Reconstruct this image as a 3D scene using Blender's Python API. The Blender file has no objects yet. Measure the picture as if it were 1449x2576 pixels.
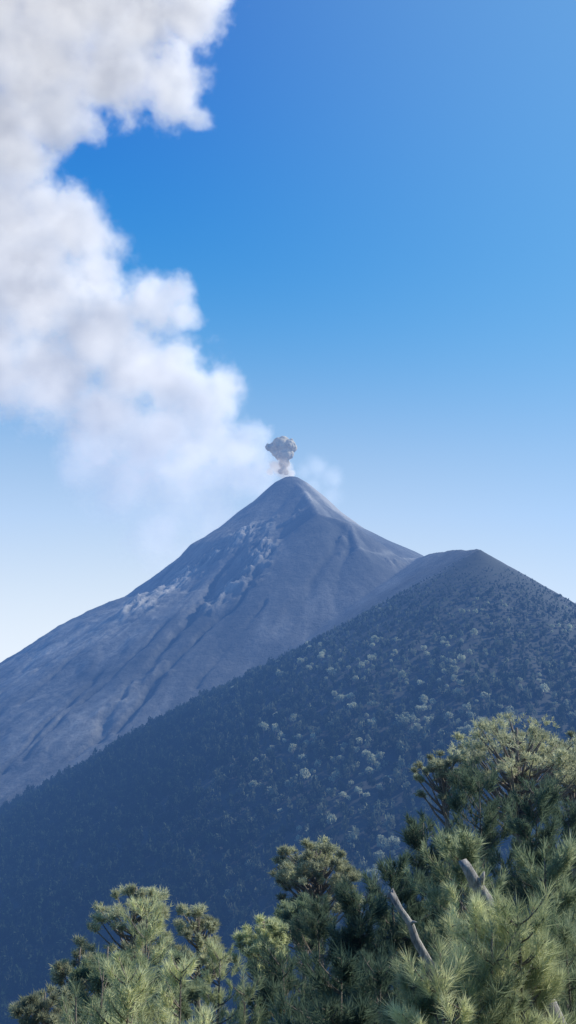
import bpy, bmesh, math, random
import numpy as np
from mathutils import Vector, Matrix
rad = math.radians
S = bpy.context.scene
COL = S.collection
S.view_settings.view_transform = 'Standard'; S.view_settings.look = 'None'; S.view_settings.exposure = 0
# ------------------------------------------------------------------ camera model (photo measured on a 1449 x 2576 sheet)
F = 1288/math.tan(rad(27.5)); TH = rad(9.5)
def P(u, v, Y):
    a = (u-724.5)/F; c = (1288-v)/F
    dy = math.cos(TH)-c*math.sin(TH); dz = math.sin(TH)+c*math.cos(TH)
    return np.array([a/dy*Y, Y, dz/dy*Y])
def proj(x, y, z):
    d = y*math.cos(TH)+z*math.sin(TH); c = -y*math.sin(TH)+z*math.cos(TH)
    return 724.5+F*x/d, 1288-F*c/d
cam = bpy.data.cameras.new('camera'); co = bpy.data.objects.new('camera', cam); COL.objects.link(co)
cam.sensor_fit = 'VERTICAL'; cam.sensor_height = 24; cam.lens = 12/math.tan(rad(27.5))
co.rotation_euler = (rad(99.5), 0, 0); cam.clip_start = .1; cam.clip_end = 80000
S.camera = co
# ------------------------------------------------------------------ helpers
def tag(o, label=None, cat=None, group=None, kind=None):
    if label: o['label'] = label
    if cat: o['category'] = cat
    if group: o['group'] = group
    if kind: o['kind'] = kind
    return o
def mesh(name, V, Fc, mat, smooth=False):
    V = np.asarray(V, dtype=np.float32).reshape(-1, 3); Fc = np.asarray(Fc, dtype=np.int32)
    k = Fc.shape[1]; n = len(Fc)
    me = bpy.data.meshes.new(name)
    me.vertices.add(len(V)); me.vertices.foreach_set('co', V.ravel())
    me.loops.add(n*k); me.loops.foreach_set('vertex_index', Fc.ravel())
    me.polygons.add(n); me.polygons.foreach_set('loop_start', np.arange(0, n*k, k, dtype=np.int32))
    me.update(calc_edges=True)
    if smooth: me.polygons.foreach_set('use_smooth', np.ones(n, dtype=bool))
    me.materials.append(mat)
    return me
def link(name, me, parent=None, loc=(0, 0, 0)):
    o = bpy.data.objects.new(name, me); COL.objects.link(o); o.parent = parent; o.location = loc
    return o
class Acc:
    def __init__(s): s.V = []; s.F = []; s.n = 0
    def add(s, V, Fc):
        s.V.append(np.asarray(V, float)); s.F.append(np.asarray(Fc, int)+s.n); s.n += len(V)
    def get(s): return np.concatenate(s.V), np.concatenate(s.F)
rs = np.random.RandomState(5)
TAB = rs.rand(512, 512)
def vn(x, y):
    xi = np.floor(x).astype(int); yi = np.floor(y).astype(int); fx = x-xi; fy = y-yi
    fx = fx*fx*(3-2*fx); fy = fy*fy*(3-2*fy)
    t = lambda a, b: TAB[a & 511, b & 511]
    return (t(xi, yi)*(1-fx)+t(xi+1, yi)*fx)*(1-fy)+(t(xi, yi+1)*(1-fx)+t(xi+1, yi+1)*fx)*fy
def fbm(x, y, o=5, g=.5):
    s = 0; a = 1; t = 0
    for i in range(o):
        s = s+a*vn(x*2**i+17.3*i, y*2**i+9.1*i); t += a; a *= g
    return s/t
def ridged(x, y, o=5, g=.55):
    s = 0; a = 1; t = 0
    for i in range(o):
        s = s+a*(1-np.abs(2*vn(x*2**i+31.7*i, y*2**i+5.3*i)-1)); t += a; a *= g
    return s/t
def smax(a, b, k):
    h = np.clip(.5+.5*(a-b)/k, 0, 1)
    return b*(1-h)+a*h+k*h*(1-h)
# ------------------------------------------------------------------ materials
def mat(name):
    m = bpy.data.materials.new(name); m.use_nodes = True
    nt = m.node_tree; nt.nodes.clear(); out = nt.nodes.new('ShaderNodeOutputMaterial')
    return m, nt, out
def N(nt, t, **kw):
    n = nt.nodes.new('ShaderNode'+t)
    for k, v in kw.items(): setattr(n, k, v)
    return n
def mth(nt, op, a, b=None, c=None, clamp=False):
    n = N(nt, 'Math', operation=op); n.use_clamp = clamp
    for i, q in enumerate((a, b, c)):
        if q is None: continue
        if isinstance(q, (int, float)): n.inputs[i].default_value = q
        else: nt.links.new(q, n.inputs[i])
    return n.outputs[0]
def ramp(nt, fac, stops, interp='LINEAR'):
    r = N(nt, 'ValToRGB'); r.color_ramp.interpolation = interp; e = r.color_ramp.elements
    while len(e) < len(stops): e.new(.5)
    for q, (p, c) in zip(e, stops): q.position = p; q.color = (*c, 1)
    nt.links.new(fac, r.inputs[0]); return r.outputs[0]
def noise(nt, vec, scale, detail=4, rough=.55):
    n = N(nt, 'TexNoise'); n.inputs['Scale'].default_value = scale; n.inputs['Detail'].default_value = detail; n.inputs['Roughness'].default_value = rough
    if vec is not None: nt.links.new(vec, n.inputs['Vector'])
    return n.outputs['Fac']
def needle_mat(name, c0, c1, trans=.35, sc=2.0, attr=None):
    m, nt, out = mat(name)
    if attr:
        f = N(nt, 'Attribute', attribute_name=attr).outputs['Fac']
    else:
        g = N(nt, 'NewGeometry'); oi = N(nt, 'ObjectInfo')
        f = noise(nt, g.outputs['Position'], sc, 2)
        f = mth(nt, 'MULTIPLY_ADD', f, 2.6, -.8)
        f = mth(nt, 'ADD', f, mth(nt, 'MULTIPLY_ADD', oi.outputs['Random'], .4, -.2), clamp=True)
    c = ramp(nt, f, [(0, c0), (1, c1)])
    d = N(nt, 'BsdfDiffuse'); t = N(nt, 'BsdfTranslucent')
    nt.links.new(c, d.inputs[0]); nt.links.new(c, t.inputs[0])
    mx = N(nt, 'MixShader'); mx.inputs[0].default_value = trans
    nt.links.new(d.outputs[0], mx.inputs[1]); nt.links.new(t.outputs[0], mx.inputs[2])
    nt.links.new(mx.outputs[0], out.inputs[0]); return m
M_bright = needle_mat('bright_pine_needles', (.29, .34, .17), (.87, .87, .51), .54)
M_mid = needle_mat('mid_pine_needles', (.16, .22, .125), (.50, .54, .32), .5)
M_dark = needle_mat('dark_pine_needles', (.065, .105, .075), (.20, .26, .165), .45)  # for the lower centre pines, neighbours' shade is put into this dark colour
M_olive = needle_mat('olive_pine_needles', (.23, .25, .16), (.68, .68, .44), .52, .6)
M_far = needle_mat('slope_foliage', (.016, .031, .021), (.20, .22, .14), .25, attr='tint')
M_far2 = needle_mat('slope_foliage_sunlit', (.22, .25, .155), (.50, .52, .36), .4, .03)  # sunlit crowns: sunshine put into a paler foliage colour
def bark_mat(name, a, b):
    m, nt, out = mat(name); g = N(nt, 'NewGeometry')
    mp = N(nt, 'Mapping'); mp.inputs['Scale'].default_value = (1, 1, .25); nt.links.new(g.outputs['Position'], mp.inputs[0])
    f = noise(nt, mp.outputs[0], 22, 6, .7)
    c = ramp(nt, f, [(.35, a), (.65, b)])
    p = N(nt, 'BsdfPrincipled'); p.inputs['Roughness'].default_value = .9; nt.links.new(c, p.inputs['Base Color'])
    bp = N(nt, 'Bump'); bp.inputs['Strength'].default_value = .8; bp.inputs['Distance'].default_value = .03
    nt.links.new(f, bp.inputs['Height']); nt.links.new(bp.outputs[0], p.inputs['Normal'])
    nt.links.new(p.outputs[0], out.inputs[0]); return m
M_bark = bark_mat('pine_bark', (.10, .085, .065), (.30, .25, .2))
M_dead = bark_mat('dead_wood', (.13, .12, .11), (.48, .45, .41))
def rock_mat():
    m, nt, out = mat('volcanic_rock'); g = N(nt, 'NewGeometry')
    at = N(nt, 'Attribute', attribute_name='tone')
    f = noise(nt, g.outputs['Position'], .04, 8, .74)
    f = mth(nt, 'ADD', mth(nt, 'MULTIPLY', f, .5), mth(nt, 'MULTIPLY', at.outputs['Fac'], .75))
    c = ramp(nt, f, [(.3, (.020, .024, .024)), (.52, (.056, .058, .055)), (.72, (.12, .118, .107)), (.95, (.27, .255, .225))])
    p = N(nt, 'BsdfPrincipled'); p.inputs['Roughness'].default_value = .95; nt.links.new(c, p.inputs['Base Color'])
    bp = N(nt, 'Bump'); bp.inputs['Strength'].default_value = .8; bp.inputs['Distance'].default_value = 6
    nt.links.new(noise(nt, g.outputs['Position'], .06, 8, .7), bp.inputs['Height']); nt.links.new(bp.outputs[0], p.inputs['Normal'])
    nt.links.new(p.outputs[0], out.inputs[0]); return m
M_rock = rock_mat()
def soil_mat(name, sc, stops):
    m, nt, out = mat(name); g = N(nt, 'NewGeometry')
    f = noise(nt, g.outputs['Position'], sc, 8, .6)
    c = ramp(nt, f, stops)
    p = N(nt, 'BsdfPrincipled'); p.inputs['Roughness'].default_value = .95; nt.links.new(c, p.inputs['Base Color'])
    bp = N(nt, 'Bump'); bp.inputs['Strength'].default_value = .6; bp.inputs['Distance'].default_value = .06/sc
    nt.links.new(noise(nt, g.outputs['Position'], sc*3, 6), bp.inputs['Height']); nt.links.new(bp.outputs[0], p.inputs['Normal'])
    nt.links.new(p.outputs[0], out.inputs[0]); return m
M_ridge = soil_mat('ridge_soil', .02, [(.3, (.014, .02, .014)), (.6, (.026, .031, .022)), (.8, (.042, .044, .035))])
M_hill = soil_mat('hill_grass', .5, [(.3, (.03, .035, .018)), (.6, (.07, .075, .035)), (.8, (.12, .11, .06))])
M_plain = soil_mat('plain_ground', .001, [(.3, (.04, .055, .03)), (.7, (.10, .10, .06))])
# ------------------------------------------------------------------ sun and sky
EL, AZ = rad(38), rad(74)
sd = Vector((math.cos(EL)*math.sin(AZ), math.cos(EL)*math.cos(AZ), math.sin(EL)))
sl = bpy.data.lights.new('sun', 'SUN'); sl.energy = 5; sl.angle = rad(.5); sl.color = (1, .95, .85)
so = bpy.data.objects.new('sun', sl); COL.objects.link(so); so.rotation_euler = sd.to_track_quat('Z', 'Y').to_euler(); so.location = (300, 0, 800)
W = bpy.data.worlds.new('World'); S.world = W; W.use_nodes = True
nt = W.node_tree; nt.nodes.clear()
wo = N(nt, 'OutputWorld'); bg = N(nt, 'Background'); nt.links.new(bg.outputs[0], wo.inputs[0])
sky = N(nt, 'TexSky', sky_type='NISHITA'); sky.sun_disc = False; sky.sun_elevation = EL; sky.sun_rotation = AZ; sky.altitude = 3600; sky.ozone_density = 3; sky.dust_density = .6
tc = N(nt, 'TexCoord'); sx = N(nt, 'SeparateXYZ'); nt.links.new(tc.outputs['Generated'], sx.inputs[0])
el = mth(nt, 'MULTIPLY_ADD', sx.outputs[2], .5, .5)
e = lambda z: .5+.5*z
base = ramp(nt, el, [(e(-.3), (.2, .25, .25)), (e(-.05), (.93, .90, .72)), (e(.02), (.95, .92, .72)), (e(.12), (.60, .67, .60)), (e(.22), (.32, .48, .63)),
                     (e(.31), (.10, .345, .63)), (e(.40), (.01, .24, .61)), (e(.5), (.0, .165, .58)), (e(.6), (.0, .105, .51)), (e(.7), (.0, .085, .44)), (e(.9), (.0, .07, .38))], 'B_SPLINE')
dt = N(nt, 'VectorMath', operation='DOT_PRODUCT'); nt.links.new(tc.outputs['Generated'], dt.inputs[0]); dt.inputs[1].default_value = sd
mr = N(nt, 'MapRange', interpolation_type='SMOOTHERSTEP'); nt.links.new(dt.outputs['Value'], mr.inputs[0])
mr.inputs[1].default_value = .2; mr.inputs[2].default_value = 1.0
glow = N(nt, 'Mix', data_type='RGBA', blend_type='MIX')
nt.links.new(mth(nt, 'MULTIPLY', mr.outputs[0], .68), glow.inputs[0]); nt.links.new(base, glow.inputs[6]); glow.inputs[7].default_value = (.23, .54, .83, 1)
ns = N(nt, 'Mix', data_type='RGBA', blend_type='MULTIPLY'); ns.inputs[0].default_value = 1
nt.links.new(sky.outputs[0], ns.inputs[6]); ns.inputs[7].default_value = (.1, .1, .1, 1)
fin = N(nt, 'Mix', data_type='RGBA'); fin.inputs[0].default_value = .05
nt.links.new(glow.outputs[2], fin.inputs[6]); nt.links.new(ns.outputs[2], fin.inputs[7])
nt.links.new(fin.outputs[2], bg.inputs[0]); bg.inputs[1].default_value = 1.0
# air out to the volcano: homogeneous layer, blue glow standing in for scattered light
m, nt, out = mat('glowing_air_haze')
em = N(nt, 'Emission'); em.inputs[0].default_value = (.155, .39, 1, 1); em.inputs[1].default_value = .109/1000
ab = N(nt, 'VolumeAbsorption'); ab.inputs[0].default_value = (0, 0, 0, 1); ab.inputs[1].default_value = 4e-5
ad = N(nt, 'AddShader'); nt.links.new(em.outputs[0], ad.inputs[0]); nt.links.new(ab.outputs[0], ad.inputs[1]); nt.links.new(ad.outputs[0], out.inputs['Volume'])
m.cycles.homogeneous_volume = True
M_haze = m
x0, x1, y0, y1, z0, z1 = -7000, 7000, -150, 3950, -1400, 650
bv = [(x, y, z) for z in (z0, z1) for y in (y0, y1) for x in (x0, x1)]
bf = [(0, 2, 3, 1), (4, 5, 7, 6), (0, 1, 5, 4), (2, 6, 7, 3), (0, 4, 6, 2), (1, 3, 7, 5)]
tag(link('sky', mesh('sky', bv, bf, M_haze)), 'glowing blue haze box standing in front of the sky', 'sky', kind='structure')  # box of glowing haze, not the sky itself
# ------------------------------------------------------------------ terrain
def grid(fn, xa, xb, ya, yb, st):
    xs = np.arange(xa, xb+st, st); ys = np.arange(ya, yb+st, st)
    X, Y = np.meshgrid(xs, ys); Z = fn(X, Y)
    V = np.stack([X, Y, Z], -1).reshape(-1, 3); nx = len(xs); ny = len(ys)
    i = np.arange(nx*ny).reshape(ny, nx)
    Fc = np.stack([i[:-1, :-1], i[:-1, 1:], i[1:, 1:], i[1:, :-1]], -1).reshape(-1, 4)
    return V, Fc
SUM = P(733, 1198, 3000)
def prof(pts):
    q = [P(u, v, 3000) for u, v in pts]
    return np.array([abs(a[0]-SUM[0]) for a in q]), np.array([a[2] for a in q])
Lr, Lz = prof([(733, 1198), (715, 1202), (690, 1216), (640, 1260), (560, 1325), (470, 1387), (430, 1430), (380, 1476), (330, 1517), (272, 1532), (255, 1542), (160, 1586), (100, 1625), (0, 1690)])
Rr, Rz = prof([(733, 1198), (750, 1202), (775, 1217), (820, 1254), (860, 1293), (920, 1338), (1000, 1380), (1055, 1404)])
def ext(r, R, Z, s): return np.where(r > R[-1], Z[-1]-s*(r-R[-1]), np.interp(r, R, Z))
def segd(X, Y, a, b):
    d = b[:2]-a[:2]; t = np.clip(((X-a[0])*d[0]+(Y-a[1])*d[1])/(d@d), 0, 1)
    return t, np.hypot(X-a[0]-t*d[0], Y-a[1]-t*d[1])
def polyd(X, Y, pts):
    best = np.full(X.shape, 1e9)
    for a, b in zip(pts[:-1], pts[1:]): best = np.minimum(best, segd(X, Y, np.asarray(a), np.asarray(b))[1])
    return best
def tent(X, Y, pts, s, rd=4):
    best = np.full(X.shape, -9e3)
    for a, b in zip(pts[:-1], pts[1:]):
        t, ds = segd(X, Y, a, b)
        best = np.maximum(best, a[2]+t*(b[2]-a[2])-s*(np.sqrt(ds*ds+rd*rd)-rd))
    return best
PK = P(1206, 1381, 1900)
RIDGE = [P(1199, 1383, 1925), P(1150, 1384, 2080), P(1092, 1390, 2330), P(1052, 1404, 2700)]
SPUR = [SUM-np.array([0, 0, 6]), P(768, 1236, 2840), P(802, 1292, 2618), P(882, 1316, 2610), P(903, 1378, 2455), P(965, 1396, 2500), P(1050, 1406, 2700)]
def hbase(X, Y):
    dx = X-SUM[0]; dyy = Y-SUM[1]; r = np.hypot(dx, dyy); an = np.arctan2(dyy, dx)
    w = .5+.5*np.cos(an); w = w*w*(3-2*w)
    return ext(r, Lr, Lz, .60)*(1-w)+ext(r, Rr, Rz, .56)*w
def surf(u, v):
    ys = np.linspace(1300, 3100, 1801); p = P(u, v, 1.0)
    d = hbase(p[0]*ys, ys)-p[2]*ys
    k = int(np.argmax(d > 0)); return np.array([p[0]*ys[k], ys[k]])
RAV = [([surf(*q) for q in pts], dep, wid) for pts, dep, wid in [
    ([(600, 1400), (540, 1470), (512, 1515), (470, 1565), (400, 1640), (320, 1735), (265, 1800), (250, 1860)], 16, 11),
    ([(455, 1400), (400, 1462), (345, 1545), (200, 1640), (60, 1760)], 11, 9),
    ([(690, 1425), (600, 1520), (480, 1620), (380, 1720), (300, 1830)], 9, 8),
    ([(320, 1560), (230, 1605), (100, 1685), (5, 1745)], 10, 8),
    ([(865, 1405), (840, 1455), (760, 1535), (690, 1610)], 7, 10),
    ([(540, 1560), (420, 1690), (330, 1800), (200, 1890)], 8, 7),
    ([(660, 1545), (560, 1640), (480, 1720)], 6, 7),
    ([(430, 1560), (300, 1680), (170, 1790), (60, 1900)], 8, 8),
    ([(250, 1690), (130, 1800), (20, 1930)], 8, 8)]]
CLIFF = [([surf(*q) for q in pts], wid, am) for pts, wid, am in [
    ([(625, 1345), (565, 1390), (490, 1430), (430, 1470), (350, 1532)], 78, 1.0),
    ([(665, 1395), (640, 1465), (575, 1500), (530, 1522)], 62, 1.0),
    ([(700, 1332), (742, 1336)], 14, .7), ([(640, 1495), (670, 1490)], 18, .8), ([(985, 1468), (1000, 1455)], 16, .6),
    ([(880, 1420), (860, 1445)], 16, .5), ([(270, 1790), (330, 1720), (400, 1690)], 24, .5)]]
TONE = {}
def hvol(X, Y):
    dx = X-SUM[0]; dyy = Y-SUM[1]; r = np.hypot(dx, dyy); an = np.arctan2(dyy, dx)
    wp = (fbm(X/330+7, Y/330, 4)-.5)
    an2 = an+.26*wp
    h = hbase(X, Y)
    sp = tent(X, Y, SPUR, .75, 3)
    edge = np.exp(-(polyd(X, Y, SPUR[1:])/11)**2)*np.clip((sp-h+8)/10, 0, 1)  # highlight along the spur crest, painted into the tone
    h = smax(h, sp, 4)
    h = smax(h, tent(X, Y, RIDGE, .62, 4), 5)
    left = np.clip((80-X+.25*(Y-3000))/320, 0.15, 1)
    amp = np.clip((r-60)/450, 0, 1)*left
    h = h+amp*30*(fbm(an2*7, r/600+3, 5, .55)-.5)
    # ravines, wandering
    Xw = X+40*(fbm(X/60+5, Y/60, 5)-.5); Yw = Y+60*(fbm(X/60+25, Y/60+9, 5)-.5)
    brk = np.clip(.5+2.2*(fbm(X/90+50, Y/120, 3)-.36), .15, 1)
    rav = 0
    for pts, dep, wid in RAV:
        d = polyd(Xw, Yw, pts); g = np.exp(-(d/wid)**2)*brk
        h = h-dep*g; rav = np.maximum(rav, g*np.minimum(dep/11, 1))
    # crags
    rock = 0
    for pts, wid, am in CLIFF:
        d = polyd(X+80*(fbm(X/45+15, Y/45, 5)-.5), Y+110*(fbm(X/45, Y/45+19, 5)-.5), pts)
        rock = np.maximum(rock, am*np.clip(1.2-1.2*d/wid, 0, 1))
    rg1 = .5*ridged(an2*40, r/44, 5, .66)+.5*ridged(X/30, Y/42, 5, .66)
    h = h+rock*(56*(rg1-.62)+8)+(fbm(X/50, Y/50, 6, .55)-.5)*(9+7*left)*np.clip(r/160, 0.05, 1)*(.4+.6*left)
    st = fbm(an2*40, r/260, 6, .7)-.5
    lit = np.exp(-((an+.3)/.5)**2)*np.clip((r-30)/40, 0, 1)*np.clip((300-r)/140, 0, 1)  # sunlit strip by the right skyline, painted into the tone
    # painted sunlight on the spur's outer side, painted shade in the hollow under it
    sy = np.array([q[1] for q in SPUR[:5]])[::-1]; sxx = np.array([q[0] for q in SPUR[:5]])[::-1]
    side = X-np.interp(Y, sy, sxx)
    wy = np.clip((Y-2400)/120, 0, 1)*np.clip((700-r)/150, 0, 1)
    spur_shading = wy*(.12*np.clip(side/20, 0, 1)-.18*np.exp(-((side+45)/50)**2)*np.clip(-side/10, 0, 1))
    TONE['t'] = np.clip(.39+(.45+.40*left)*st+rock*(.19+1.5*(rg1-.6))-.25*rav+.9*(fbm(X/200, Y/200, 6, .55)-.5)-.06*np.clip(X/300, 0, 1)+.6*lit+.32*edge+spur_shading, 0, 1)
    return h
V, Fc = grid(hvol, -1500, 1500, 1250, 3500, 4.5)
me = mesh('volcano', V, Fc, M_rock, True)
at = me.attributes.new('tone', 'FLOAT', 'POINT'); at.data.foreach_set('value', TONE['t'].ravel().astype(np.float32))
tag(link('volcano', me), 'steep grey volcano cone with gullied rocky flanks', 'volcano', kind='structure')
FR = np.array([0, 20, 80, 300, 700, 1100, 2500]); FZ = np.array([0, 12, 48, 172, 388, 614, 1380])
def hfront(X, Y):
    dx = X-PK[0]; dyy = Y-PK[1]; r = np.hypot(dx, dyy); an = np.arctan2(dyy, dx)
    h = PK[2]-np.interp(r, FR, FZ)*(1+.17*np.clip(np.cos(an), 0, 1))
    gul = fbm(an*7+5+fbm(X/300, Y/300, 3), r/900, 4)-.5
    return h+np.clip((r-120)/500, 0, 1)*(50*gul)+(fbm(X/90, Y/90, 4)-.5)*12*np.clip((r-20)/300, 0, 1)
V, Fc = grid(hfront, -1300, 1400, 500, 2300, 6)
tag(link('forested_ridge', mesh('forested_ridge', V, Fc, M_ridge, True)), 'dark forested ridge rising to a bare point in front of the volcano', 'ridge', kind='structure')
def hnear(X, Y):
    X = np.asarray(X, float); Y = np.asarray(Y, float)
    return -1.7-.34*Y+.22*60*np.tanh(X/60)-.3*np.maximum(Y-80, 0)-.02*np.maximum(np.abs(X)-60, 0)+(fbm(X/9, Y/9, 4)-.5)*.8
V, Fc = grid(hnear, -500, 500, -60, 900, 4)
tag(link('hillside', mesh('hillside', V, Fc, M_hill, True)), 'near hillside of grass and soil under the pines', 'hillside', kind='structure')
V, Fc = grid(lambda X, Y: -1000+fbm(X/2500, Y/2500, 4)*120, -40000, 40000, -40000, 40000, 800)
tag(link('ground', mesh('ground', V, Fc, M_plain, True)), 'distant lowland plain', 'ground', kind='structure')
# ------------------------------------------------------------------ forest on the ridge
def leafblob(rng, n, rx, rz, zc, sz, clumps=0):
    d = rng.normal(size=(n, 3)); d /= np.linalg.norm(d, axis=1)[:, None]
    if clumps:
        c = rng.normal(size=(clumps, 3)); c /= np.linalg.norm(c, axis=1)[:, None]; c[:, 2] = np.abs(c[:, 2])*.9-.15
        p = c[rng.randint(clumps, size=n)]*.62+d*.42
    else:
        p = d*(.55+.45*rng.rand(n, 1))
    p[:, 0:2] *= rx; p[:, 2] = p[:, 2]*rz+zc
    a = rng.normal(size=(n, 3)); b = rng.normal(size=(n, 3))
    a /= np.linalg.norm(a, axis=1)[:, None]; b /= np.linalg.norm(b, axis=1)[:, None]
    V = np.stack([p+a*sz*.6, p+b*sz*.6, p-(a+b)*sz*.45], 1).reshape(-1, 3)
    return V, np.arange(n*3).reshape(-1, 3)
rng = np.random.RandomState(11)
variants = [leafblob(rng, 44, 1, 1.0+.5*rng.rand(), 1.25, .62, 5) for _ in range(10)]
n = 62000
X = rng.uniform(-900, 900, n); Y = rng.uniform(640, 2150, n); Z = hfront(X, Y)
r = np.hypot(X-PK[0], Y-PK[1])
U, Vv = proj(X, Y, Z+6)
dens = np.clip((r-20)/150, .0, 1)*np.clip(.75+1.2*(fbm(X/120, Y/120, 3)-.3), .4, 1)
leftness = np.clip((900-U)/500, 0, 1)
dens = np.clip(dens*(.75+.25*leftness)*(1+.5*(r < 250)), 0, 1)
nrm = ((X-PK[0])*X+(Y-PK[1])*Y)/np.maximum(r, 1)/np.hypot(X, Y)
rsky = (X > PK[0]+10) & (nrm > -.25)
dens = np.where(rsky, dens*.12, dens)
ok = (rng.rand(n) < dens) & (U > -120) & (U < 1570) & (Vv < 2640) & (nrm < .45) & (Z > hnear(X, Y))
X, Y, Z, r, U, Vv, leftness, rsky = [q[ok] for q in (X, Y, Z, r, U, Vv, leftness, rsky)]
size = (2.6+3.4*rng.rand(len(X))**1.7)*np.clip(.14+r/560, .14, 1.15)*np.where(rsky, .45, 1)
vis = (nrm[ok] < -.05) & (U > 560) & (U < 1445) & (Vv > 1500) & (Vv < np.where(U > 1000, 1880-(U-1000)*.15, 2260-(U-560)*.1))
pr = np.clip(.05+1.2*(fbm(X/60+40, Y/60, 3)-.43), .02, 1)*np.clip((U-580)/320, .08, 1)*np.clip((Vv-1500)/350, .12, 1.6)
cand = np.where(vis)[0]
key = rng.rand(len(cand))**(1/np.maximum(pr[cand], .004))
cand = cand[np.argsort(-key)][:295]
ind = np.zeros(len(X), bool); ind[cand] = True
tint = np.clip(rng.rand(len(X))**2.5+.12*rng.rand(len(X)), 0, 1)*(1-.88*leftness)  # painted sun on some crowns, dimmed towards the shaded left
# keep the forest clear of the pale crowns
cell = {}
for i in cand: cell.setdefault((int(X[i]//12), int(Y[i]//12)), []).append(i)
for i in range(len(X)):
    if ind[i]: continue
    a, b = int(X[i]//12), int(Y[i]//12)
    for da in (-1, 0, 1):
        for db in (-1, 0, 1):
            for j in cell.get((a+da, b+db), ()):
                if abs(X[i]-X[j]) < 7 and -12 < Y[i]-Y[j] < 5: size[i] = 0
acc_V = []; acc_F = []; acc_T = []; off = 0
for k in range(10):
    idx = np.where((~ind) & (size > 0) & (np.arange(len(X)) % 10 == k))[0]
    bvv, bff = variants[k]
    a = rng.rand(len(idx))*6.28; c, s = np.cos(a)[:, None], np.sin(a)[:, None]
    sx_ = size[idx][:, None]; sz_ = sx_*(1.1+.8*rng.rand(len(idx), 1))
    vx = (bvv[:, 0]*c-bvv[:, 1]*s)*sx_+X[idx][:, None]; vy = (bvv[:, 0]*s+bvv[:, 1]*c)*sx_+Y[idx][:, None]; vz = bvv[:, 2]*sz_+Z[idx][:, None]
    VV = np.stack([vx, vy, vz], -1).reshape(-1, 3)
    FF = (bff[None]+(np.arange(len(idx))*len(bvv))[:, None, None]).reshape(-1, 3)+off
    acc_V.append(VV); acc_F.append(FF); acc_T.append(np.repeat(tint[idx], len(bvv))); off += len(VV)
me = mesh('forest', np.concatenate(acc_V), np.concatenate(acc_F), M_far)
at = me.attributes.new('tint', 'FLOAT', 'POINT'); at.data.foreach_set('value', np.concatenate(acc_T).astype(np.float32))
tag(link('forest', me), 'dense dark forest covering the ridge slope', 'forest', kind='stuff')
print('FOREST', len(X), 'IND', len(cand))
def tube(pts, rr, sides=6):
    pts = np.asarray(pts, float); V = []; n = len(pts)
    tn = np.gradient(pts, axis=0); tn /= np.linalg.norm(tn, axis=1)[:, None]+1e-9
    for i in range(n):
        t = tn[i]; a = np.cross(t, (0.31, .95, .12)); a /= np.linalg.norm(a); b = np.cross(t, a)
        for k in range(sides):
            q = 6.28318*k/sides; V.append(pts[i]+rr[i]*(a*math.cos(q)+b*math.sin(q)))
    Fc = []
    for i in range(n-1):
        for k in range(sides):
            p, q = i*sides+k, i*sides+(k+1) % sides
            Fc += [(p, q, q+sides), (p, q+sides, p+sides)]
    for k in range(1, sides-1):
        Fc.append(((n-1)*sides, (n-1)*sides+k, (n-1)*sides+k+1)); Fc.append((0, k+1, k))
    return np.array(V), np.array(Fc)
slope_meshes = []
for k in range(8):
    V, Fc = leafblob(rng, 210, 1, .85+.25*rng.rand(), 1.25, .34, 8)
    tv, tf = tube([(0, 0, -.3), (.03, 0, .6), (0, .04, 1.3)], [.1, .08, .04], 5)
    me = mesh('pine_tree', np.concatenate([V, tv]), np.concatenate([Fc, tf+len(V)]), M_far2)
    me.materials.append(M_bark)
    mi = np.zeros(len(Fc)+len(tf), np.int32); mi[len(Fc):] = 1; me.polygons.foreach_set('material_index', mi)
    slope_meshes.append(me)
for j, i in enumerate(cand):
    o = link('pine_tree', slope_meshes[j % 8], None, (X[i], Y[i], Z[i]-.3))
    s = (3.6+4.2*rng.rand()**2)*min(1, .3+r[i]/600); o.scale = (s, s, s*(1+.4*rng.rand())); o.rotation_euler = (0, 0, rng.rand()*6.28)
    tag(o, 'small pale sunlit pine among the dark trees on the ridge slope', 'tree', 'pale pines scattered over the ridge slope')
# ------------------------------------------------------------------ near pines
def unit(v): return v/(np.linalg.norm(v, axis=-1, keepdims=True)+1e-9)
def tufts(rng, C, A, size, nn, width, spread=1.15, droop=.12, shoot=.9):
    C = np.asarray(C); A = unit(np.asarray(A)); size = np.asarray(size); n = len(C)
    C = np.repeat(C, nn, 0); A = np.repeat(A, nn, 0); sz = np.repeat(size, nn)[:, None]; m = n*nn
    t = unit(np.cross(A, rng.normal(size=(m, 3)))); th = spread*np.power(rng.rand(m, 1), .6)
    d = np.cos(th)*A+np.sin(th)*t
    b = C-A*sz*shoot*rng.rand(m, 1); L = sz*(.6+.45*rng.rand(m, 1))
    tip = b+d*L; tip[:, 2] -= (droop*L[:, 0]*np.sin(th[:, 0])**2)
    w = unit(np.cross(d, rng.normal(size=(m, 3))))*width*.5
    mid = b+(tip-b)*.35
    V = np.stack([mid-w, mid+w, tip, b], 1).reshape(-1, 3)
    i = np.arange(m)[:, None]*4
    Fc = np.concatenate([i+np.array([[0, 1, 2]]), i+np.array([[1, 0, 3]])])
    return V, Fc
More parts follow.
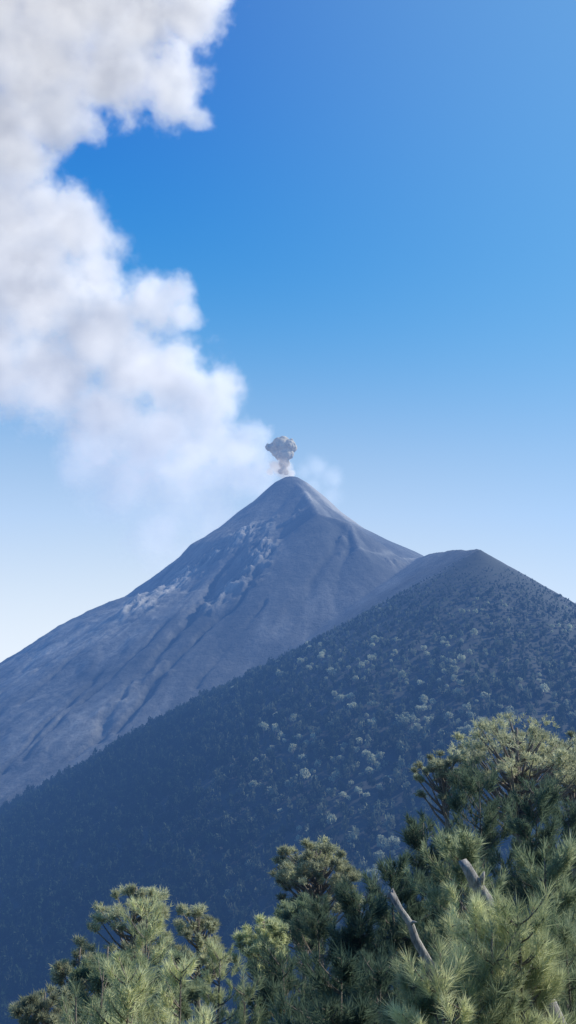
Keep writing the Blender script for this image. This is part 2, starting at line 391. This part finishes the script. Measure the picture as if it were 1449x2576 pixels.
def round_pine(rng, H, ch, R, ncl, tpc, ts, nn, wd, peak=0.):
    limbs = []; C = []; A = []
    bend = rng.uniform(-.03, .03, 2)*H
    tp = np.array([[bend[0]*math.sin(q*3), bend[1]*math.sin(q*2.5), q*H*.95] for q in np.linspace(0, 1, 8)])
    tp[0, 2] = -.4
    trunk = tube(tp, np.linspace(.022*H, .005*H, 8), 8)
    for i in range(ncl):
        d = rng.normal(size=3); d /= np.linalg.norm(d)
        d[2] = abs(d[2]) if rng.rand() < .55 else d[2]*.95
        f = .4+.64*rng.rand()**.7
        cz = H-ch*.5
        c = np.array([d[0]*R*f, d[1]*R*f, cz+d[2]*ch*.5*min(f, 1)])
        c[2] -= peak*ch*(math.hypot(c[0], c[1])/R)**1.5
        hz = max(c[2]-.55*math.hypot(c[0], c[1])-.1*H*rng.rand(), H*.25)
        a = np.array([np.interp(hz, tp[:, 2], tp[:, 0]), np.interp(hz, tp[:, 2], tp[:, 1]), hz])
        mid = (a+c)/2; mid[2] -= .08*R
        limbs.append(tube([a, mid, c], [.006*H, .004*H, .0015*H], 5))
        rc = R*(.08+.14*rng.rand()**1.3)
        nt_ = int(tpc*(.5+rng.rand()))
        dd = unit(rng.normal(size=(nt_, 3))); dd[:, 2] = np.where(dd[:, 2] < -.35, -dd[:, 2], dd[:, 2])
        p = c+dd*rc*(.35+.65*rng.rand(nt_, 1))*np.array([1.15, 1.15, .7])
        C.append(p); A.append(dd*.8+np.array([0, 0, .75])+.35*d)
    C = np.concatenate(C); A = np.concatenate(A)
    cr = tufts(rng, C, A, ts*(.55+.9*rng.rand(len(C))), nn, wd)
    return trunk, limbs, cr
def young_pine(rng, H, R, ts, nn, wd, step=.42, nb=5, base=.12, power=.75, per=3, spread=.8, shoot=1.3):
    limbs = []; C = []; A = []
    bend = rng.uniform(-.02, .02, 2)*H
    tp = np.array([[bend[0]*math.sin(q*3), bend[1]*math.sin(q*2.5), q*H*.97] for q in np.linspace(0, 1, 8)]); tp[0, 2] = -.3
    trunk = tube(tp, np.linspace(.012*H+.010, .010, 8), 8)
    C.append(np.array([[tp[-1, 0], tp[-1, 1], H]])); A.append(np.array([[0, 0, 1.]]))
    z = H*base
    while z < H-.12:
        q = 1-z/H
        for k in range(nb):
            if rng.rand() < .2: continue
            a = rng.rand()*6.283; L = R*(q**power)*(.4+.95*rng.rand())+.12
            up = .3+.5*(1-q)+.3*rng.rand()
            s = np.array([np.interp(z, tp[:, 2], tp[:, 0]), np.interp(z, tp[:, 2], tp[:, 1]), z+rng.uniform(-.1, .1)])
            h = np.array([math.cos(a), math.sin(a), 0])
            pts = [s+h*L*t+np.array([0, 0, L*up*t*(.55+.55*t)]) for t in (0, .35, .7, 1)]
            limbs.append(tube(pts, [.008+.010*L, .007+.006*L, .006+.003*L, .004], 5))
            pts = np.array(pts); ax = unit(pts[3]-pts[2])*.6+np.array([0, 0, .75])
            C.append(pts[3:4]); A.append(ax[None])
            m = per if L > .4 else 1
            for j in range(m):
                t = .35+.6*rng.rand(); b = np.array([np.interp(t, (0, .35, .7, 1), pts[:, i]) for i in range(3)])
                sd_ = unit(np.cross(h, (0, 0, 1)))*(1 if rng.rand() < .5 else -1)*rng.uniform(.1, .45)*L+np.array([0, 0, rng.uniform(.02, .3)*L])+h*rng.uniform(0, .2)*L
                e_ = b+sd_; limbs.append(tube([b, e_], [.007, .004], 4))
                C.append(e_[None]); A.append((unit(sd_)*.45+h*.3+np.array([0, 0, .85]))[None])
        z += step*(.75+.5*rng.rand())
    C = np.concatenate(C); A = np.concatenate(A)
    return trunk, limbs, tufts(rng, C, A, ts*(.5+1.0*rng.rand(len(C))), nn, wd, spread, .22, shoot)
def plant(style, u, v, y, hw, mt, label, seed, chp=None, limb_parts=False, group=None, **kw):
    rg = np.random.RandomState(seed); a = P(u, v, y); g = float(hnear(a[0], a[1])); H = a[2]-g; R = hw*y/F
    if style == 'round':
        t, L, c = round_pine(rg, H, (chp or 1.5*hw)*y/F, R, **kw)
    else:
        t, L, c = young_pine(rg, H, R, **kw)
    root = bpy.data.objects.new('pine_tree', None); COL.objects.link(root); root.location = (a[0], a[1], g); root.empty_display_size = 1
    tag(root, label, 'tree', group)
    if limb_parts:
        link('trunk', mesh('trunk', *t, M_bark, True), root)
        ac = Acc()
        for q in L:
            if len(q[0]) >= 20: link('branch', mesh('branch', *q, M_bark, True), root)
            else: ac.add(*q)
        if ac.n: tag(link('twigs', mesh('twigs', *ac.get(), M_bark, True), root), kind='stuff')
    else:
        ac = Acc(); ac.add(*t)
        for q in L: ac.add(*q)
        link('trunk', mesh('trunk', *ac.get(), M_bark, True), root)
    link('crown', mesh('crown', *c, mt), root)
    return root
rd = dict(ncl=54, tpc=20, ts=.33, nn=15, wd=.048, peak=.15)
# far right crowns
plant('round', 1300, 1795, 76, 200, M_olive, 'tallest pine at the right edge, its broad crown and dark trunk above the others', 1, chp=195, ncl=112, tpc=20, ts=.36, nn=15, wd=.052, peak=.24)
plant('round', 1430, 1835, 82, 95, M_olive, 'rounded pine cut by the right edge beside the tallest pine', 2, chp=190, **rd)
plant('round', 1120, 1880, 74, 85, M_olive, 'flat-topped pine crown on the left of the tallest pine', 3, chp=130, **rd)
# centre
plant('round', 792, 2110, 68, 108, M_olive, 'rounded olive pine alone in the middle, standing clear of the others', 4, chp=190, ncl=110, tpc=22, ts=.31, nn=14, wd=.048, peak=.04)
plant('round', 665, 2300, 52, 75, M_bright, 'yellowish small pine below and left of the rounded middle pine', 5, chp=150, **rd)
plant('round', 755, 2255, 56, 80, M_mid, 'green pine top directly under the rounded middle pine', 6, chp=130, **rd)
# left, behind
lr = dict(ncl=54, tpc=20, ts=.26, nn=16, wd=.034, peak=.16)
plant('round', 345, 2204, 48, 108, M_olive, 'highest pine of the left group, with an uneven olive crown', 7, chp=200, **lr)
plant('round', 490, 2260, 45, 80, M_olive, 'upright olive pine on the right of the left group', 8, chp=220, **lr)
plant('round', 205, 2360, 46, 80, M_olive, 'grey-olive pine on the left flank of the left group', 9, chp=160, **lr)
plant('round', 115, 2475, 42, 92, M_olive, 'lowest pine at the bottom left corner', 10, chp=140, **lr)
plant('round', 275, 2355, 38, 90, M_mid, 'green pine filling the middle of the left group behind the young pines', 11, chp=200, **lr)
plant('round', 430, 2395, 36, 90, M_mid, 'green pine between the highest and the upright pine of the left group', 12, chp=200, **lr)
# soft dark pines, right
dk = dict(ts=.27, nn=50, wd=.018, step=.48, nb=7, per=6, power=.55, spread=.85)
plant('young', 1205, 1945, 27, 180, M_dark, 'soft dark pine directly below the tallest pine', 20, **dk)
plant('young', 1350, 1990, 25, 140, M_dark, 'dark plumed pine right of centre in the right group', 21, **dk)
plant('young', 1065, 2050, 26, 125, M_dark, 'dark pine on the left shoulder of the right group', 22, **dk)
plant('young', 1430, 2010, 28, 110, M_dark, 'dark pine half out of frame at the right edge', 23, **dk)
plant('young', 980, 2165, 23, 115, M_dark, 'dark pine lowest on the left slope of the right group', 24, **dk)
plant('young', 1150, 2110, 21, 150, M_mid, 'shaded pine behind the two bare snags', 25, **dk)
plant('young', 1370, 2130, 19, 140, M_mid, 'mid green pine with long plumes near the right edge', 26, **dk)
# lower centre, shade put into the dark needle colour
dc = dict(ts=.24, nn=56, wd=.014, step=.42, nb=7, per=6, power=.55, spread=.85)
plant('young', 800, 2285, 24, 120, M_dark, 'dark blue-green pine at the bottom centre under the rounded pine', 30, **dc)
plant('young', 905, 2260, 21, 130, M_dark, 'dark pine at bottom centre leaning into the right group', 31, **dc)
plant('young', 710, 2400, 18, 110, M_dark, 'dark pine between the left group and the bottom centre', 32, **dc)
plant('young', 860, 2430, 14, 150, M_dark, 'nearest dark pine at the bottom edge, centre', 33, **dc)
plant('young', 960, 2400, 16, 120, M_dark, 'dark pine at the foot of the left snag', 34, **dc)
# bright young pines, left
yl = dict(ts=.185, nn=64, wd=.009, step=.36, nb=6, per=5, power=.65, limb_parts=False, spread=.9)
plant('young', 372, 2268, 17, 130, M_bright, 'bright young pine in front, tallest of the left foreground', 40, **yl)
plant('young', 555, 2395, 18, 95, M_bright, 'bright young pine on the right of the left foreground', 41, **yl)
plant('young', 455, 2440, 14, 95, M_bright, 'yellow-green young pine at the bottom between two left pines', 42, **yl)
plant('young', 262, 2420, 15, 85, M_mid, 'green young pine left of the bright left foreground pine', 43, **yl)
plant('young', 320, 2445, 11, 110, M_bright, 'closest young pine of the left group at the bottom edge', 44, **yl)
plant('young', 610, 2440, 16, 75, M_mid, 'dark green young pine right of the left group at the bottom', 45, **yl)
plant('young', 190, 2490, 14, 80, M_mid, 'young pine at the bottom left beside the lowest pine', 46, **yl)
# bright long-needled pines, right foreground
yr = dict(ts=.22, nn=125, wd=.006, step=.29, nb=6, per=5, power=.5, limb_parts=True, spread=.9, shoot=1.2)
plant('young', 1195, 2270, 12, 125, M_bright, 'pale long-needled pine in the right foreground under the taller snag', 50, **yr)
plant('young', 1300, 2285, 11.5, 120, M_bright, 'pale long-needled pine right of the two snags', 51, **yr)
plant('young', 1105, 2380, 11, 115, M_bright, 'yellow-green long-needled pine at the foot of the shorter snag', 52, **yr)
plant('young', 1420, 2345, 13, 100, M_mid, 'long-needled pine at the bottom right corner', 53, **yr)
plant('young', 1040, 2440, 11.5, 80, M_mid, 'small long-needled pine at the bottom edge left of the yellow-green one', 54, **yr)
plant('young', 1240, 2330, 11.2, 90, M_mid, 'green long-needled pine between the two pale right foreground pines', 55, **yr)
# dead snags
def snag(a, b, y, r0, label, seed, stub=None):
    rg = np.random.RandomState(seed); A = P(*a, y); B = P(*b, y); d = B-A
    g = float(hnear(B[0], B[1])); k = (g-.6-A[2])/d[2]
    base = A+d*k; n = 22
    root = bpy.data.objects.new('dead_tree', None); COL.objects.link(root); root.location = base; tag(root, label, 'dead tree')
    pts = [(A-base)*t+np.array([rg.normal(), rg.normal(), 0])*.35*r0*(0 < t < 1) for t in np.linspace(0, 1, n)]
    rr = np.linspace(r0*1.7, r0*.85, n)*(1+.45*(rg.rand(n)-.4))
    V, Fc = tube(pts, rr, 9)
    for i in range(9): V[-9+i] += (A-base)/np.linalg.norm(A-base)*r0*rg.uniform(-.8, 1.2)
    link('trunk', mesh('trunk', V, Fc, M_dead, True), root)
    for t, dv in (stub or []):
        p = (A-base)*t; link('branch', mesh('branch', *tube([p, p+np.array(dv)*.6+np.array([0, 0, .02]), p+np.array(dv)], [r0*.5, r0*.35, r0*.1], 6), M_dead, True), root)
snag((985, 2248), (1082, 2425), 11.4, .043, 'shorter grey dead snag leaning left over the right foreground pines', 1, [(.9, (.08, -.05, .05)), (.985, (-.09, 0, .01)), (.8, (-.1, -.05, .03))])
snag((1174, 2180), (1254, 2318), 12.2, .082, 'taller grey dead snag with a broken top among the right pines', 2, [(.93, (.06, 0, .2)), (.97, (-.09, 0, .02))])
# ------------------------------------------------------------------ cloud, dust and ash
def hull(name, sph, vox, m, k=1.03):
    bm = bmesh.new()
    for c, r in sph:
        bmesh.ops.create_icosphere(bm, subdivisions=3, radius=r*k, matrix=Matrix.Translation(Vector(c)))
    me = bpy.data.meshes.new(name); bm.to_mesh(me); bm.free()
    o = link(name, me); md = o.modifiers.new('r', 'REMESH'); md.mode = 'VOXEL'; md.voxel_size = vox
    dg = bpy.context.evaluated_depsgraph_get(); dg.update()
    m2 = bpy.data.meshes.new_from_object(o.evaluated_get(dg)); o.modifiers.clear(); o.data = m2; bpy.data.meshes.remove(me)
    m2.name = name; m2.materials.clear(); m2.materials.append(m)
    return o
def cloud_mat(name, sph, dmax, nscale, erode, soft, zfade=None, g0=(.205, .20, .197), g1=(.445, .43, .405), step=.35, det=6):
    m, nt, out = mat(name); g = N(nt, 'NewGeometry'); pos = g.outputs['Position']
    f = None
    for c, r in sph:
        d = N(nt, 'VectorMath', operation='DISTANCE'); nt.links.new(pos, d.inputs[0]); d.inputs[1].default_value = tuple(c)
        q = mth(nt, 'MULTIPLY_ADD', d.outputs['Value'], -1/r, 1.0)
        f = q if f is None else mth(nt, 'SMOOTH_MAX', f, q, .2)
    nz = noise(nt, pos, nscale, det, .7)
    nz = mth(nt, 'MULTIPLY_ADD', nz, 2.8, -.9, clamp=True)
    v = mth(nt, 'SUBTRACT', f, mth(nt, 'MULTIPLY', nz, erode))
    mp = N(nt, 'MapRange', interpolation_type='SMOOTHSTEP'); nt.links.new(v, mp.inputs[0]); mp.inputs[1].default_value = 0; mp.inputs[2].default_value = soft
    mp.inputs[4].default_value = dmax
    den = mp.outputs[0]
    if zfade:
        sp = N(nt, 'SeparateXYZ'); nt.links.new(pos, sp.inputs[0])
        mz = N(nt, 'MapRange', interpolation_type='SMOOTHSTEP'); nt.links.new(sp.outputs[2], mz.inputs[0])
        mz.inputs[1].default_value = zfade[0]; mz.inputs[2].default_value = zfade[1]; mz.inputs[3].default_value = zfade[2]; mz.inputs[4].default_value = 1
        den = mth(nt, 'MULTIPLY', den, mz.outputs[0])
    sc = N(nt, 'VolumeScatter'); sc.inputs['Color'].default_value = (.98, .965, .935, 1); sc.inputs['Anisotropy'].default_value = .3
    nt.links.new(den, sc.inputs['Density'])
    # emission stands in for multiple scattering; noise paints light and shade into it
    gc = ramp(nt, noise(nt, pos, nscale*.8, 4, .55), [(.36, g1), (.64, g0)])
    em = N(nt, 'Emission'); nt.links.new(gc, em.inputs[0]); nt.links.new(den, em.inputs[1])
    ad = N(nt, 'AddShader'); nt.links.new(sc.outputs[0], ad.inputs[0]); nt.links.new(em.outputs[0], ad.inputs[1]); nt.links.new(ad.outputs[0], out.inputs['Volume'])
    m.cycles.volume_step_rate = step
    return m
rg = np.random.RandomState(3)
cl = [(-80, -60, 260), (150, -40, 230), (330, 20, 190), (470, 10, 130), (520, -60, 110), (90, 170, 210), (290, 180, 150), (430, 200, 110), (440, 270, 75), (500, 300, 50), (130, 300, 110), (210, 310, 75), (-30, 330, 190), (40, 400, 120),
      (-40, 560, 210), (120, 560, 140), (210, 590, 110), (240, 680, 100), (60, 720, 210), (380, 770, 105), (440, 740, 70), (460, 800, 60), (250, 830, 170), (-40, 900, 190), (130, 950, 170), (330, 920, 150), (440, 960, 140), (530, 1010, 110), (560, 960, 70),
      (250, 1060, 150), (390, 1090, 150), (520, 1110, 130), (610, 1110, 80), (650, 1100, 50), (320, 1220, 150), (470, 1220, 140), (600, 1190, 110), (400, 1350, 130), (540, 1310, 120), (240, 1190, 120), (660, 1200, 75)]
csp = []
for u, v, r_ in cl:
    Y = (3120 if v < 1150 else 3040)+rg.uniform(-70, 90)
    csp.append((P(u, v, Y), r_*1.27*Y/(F*(math.cos(TH)-(1288-v)/F*math.sin(TH)))))
M_cloud = cloud_mat('steam_cloud', csp, .0145, .0095, .58, .5, (430, 1130, .20))
tag(hull('cloud', csp, 26, M_cloud), 'towering white steam cloud drifting left from the summit', 'cloud')
dsp = []
for u, v, r_ in [(768, 1190, 36), (800, 1176, 46), (832, 1200, 42), (690, 1180, 40), (668, 1165, 42), (785, 1225, 40), (830, 1250, 40)]:
    dsp.append((P(u, v, 3060), r_*1.3*3060/F))
M_dust = cloud_mat('thin_dust', dsp, .0045, .014, .45, .7, None, (.40, .40, .42), (.54, .52, .50))
tag(hull('dust_cloud', dsp, 9, M_dust), 'thin pale dust hanging on both sides of the summit', 'dust cloud')
def ash_mat():
    m, nt, out = mat('volcanic_ash'); g = N(nt, 'NewGeometry')
    f = noise(nt, g.outputs['Position'], .05, 6, .6)
    c = ramp(nt, f, [(.3, (.46, .41, .31)), (.7, (.80, .725, .57))])
    d = N(nt, 'BsdfDiffuse'); t = N(nt, 'BsdfTranslucent'); mx = N(nt, 'MixShader'); mx.inputs[0].default_value = .35
    nt.links.new(c, d.inputs[0]); nt.links.new(c, t.inputs[0]); nt.links.new(d.outputs[0], mx.inputs[1]); nt.links.new(t.outputs[0], mx.inputs[2])
    nt.links.new(mx.outputs[0], out.inputs[0]); return m
M_ash = ash_mat()
def billow(sph, nsub, rg):
    o = []
    for c, r in sph:
        o.append((c, r))
        for _ in range(nsub):
            d = unit(rg.normal(size=3)); o.append((c+d*r*.85, r*rg.uniform(.16, .40)))
    return o
pxm = 3000/F
head = [(P(u, v, 3000+dy_), r_*pxm) for u, v, r_, dy_ in [(708, 1122, 22, 0), (690, 1126, 15, 6), (728, 1120, 16, -6), (737, 1127, 11, 5), (712, 1109, 13, 0), (676, 1125, 9, 0), (717, 1142, 17, -4), (704, 1143, 15, 6), (728, 1142, 12, 0), (716, 1158, 12, 2), (710, 1168, 9, 2), (722, 1166, 8, 0), (692, 1140, 9, 3), (714, 1178, 8, 0), (706, 1186, 7, 2), (720, 1188, 7, 0)]]
root = bpy.data.objects.new('ash_plume', None); COL.objects.link(root); root.location = SUM
tag(root, 'small dense grey mushroom of ash bursting from the summit', 'ash plume')
o = hull('plume_head', [(c-SUM, r_) for c, r_ in billow(head, 18, rg)], 1.4, M_ash, 1.0); o.parent = root
o.data.polygons.foreach_set('use_smooth', np.ones(len(o.data.polygons), bool))
stem = [(P(u, v, 3002), r_*pxm*1.35) for u, v, r_ in [(716, 1150, 18), (712, 1164, 19), (722, 1174, 17), (700, 1178, 19), (716, 1188, 19), (732, 1192, 13), (690, 1172, 15), (680, 1186, 12), (722, 1204, 15)]]
M_col = cloud_mat('ash_column', stem, .07, .045, .38, .5, None, (.22, .195, .15), (.38, .34, .275), .35)
o = hull('plume_column', stem, 3, M_col); o.parent = root; o.location = -SUM
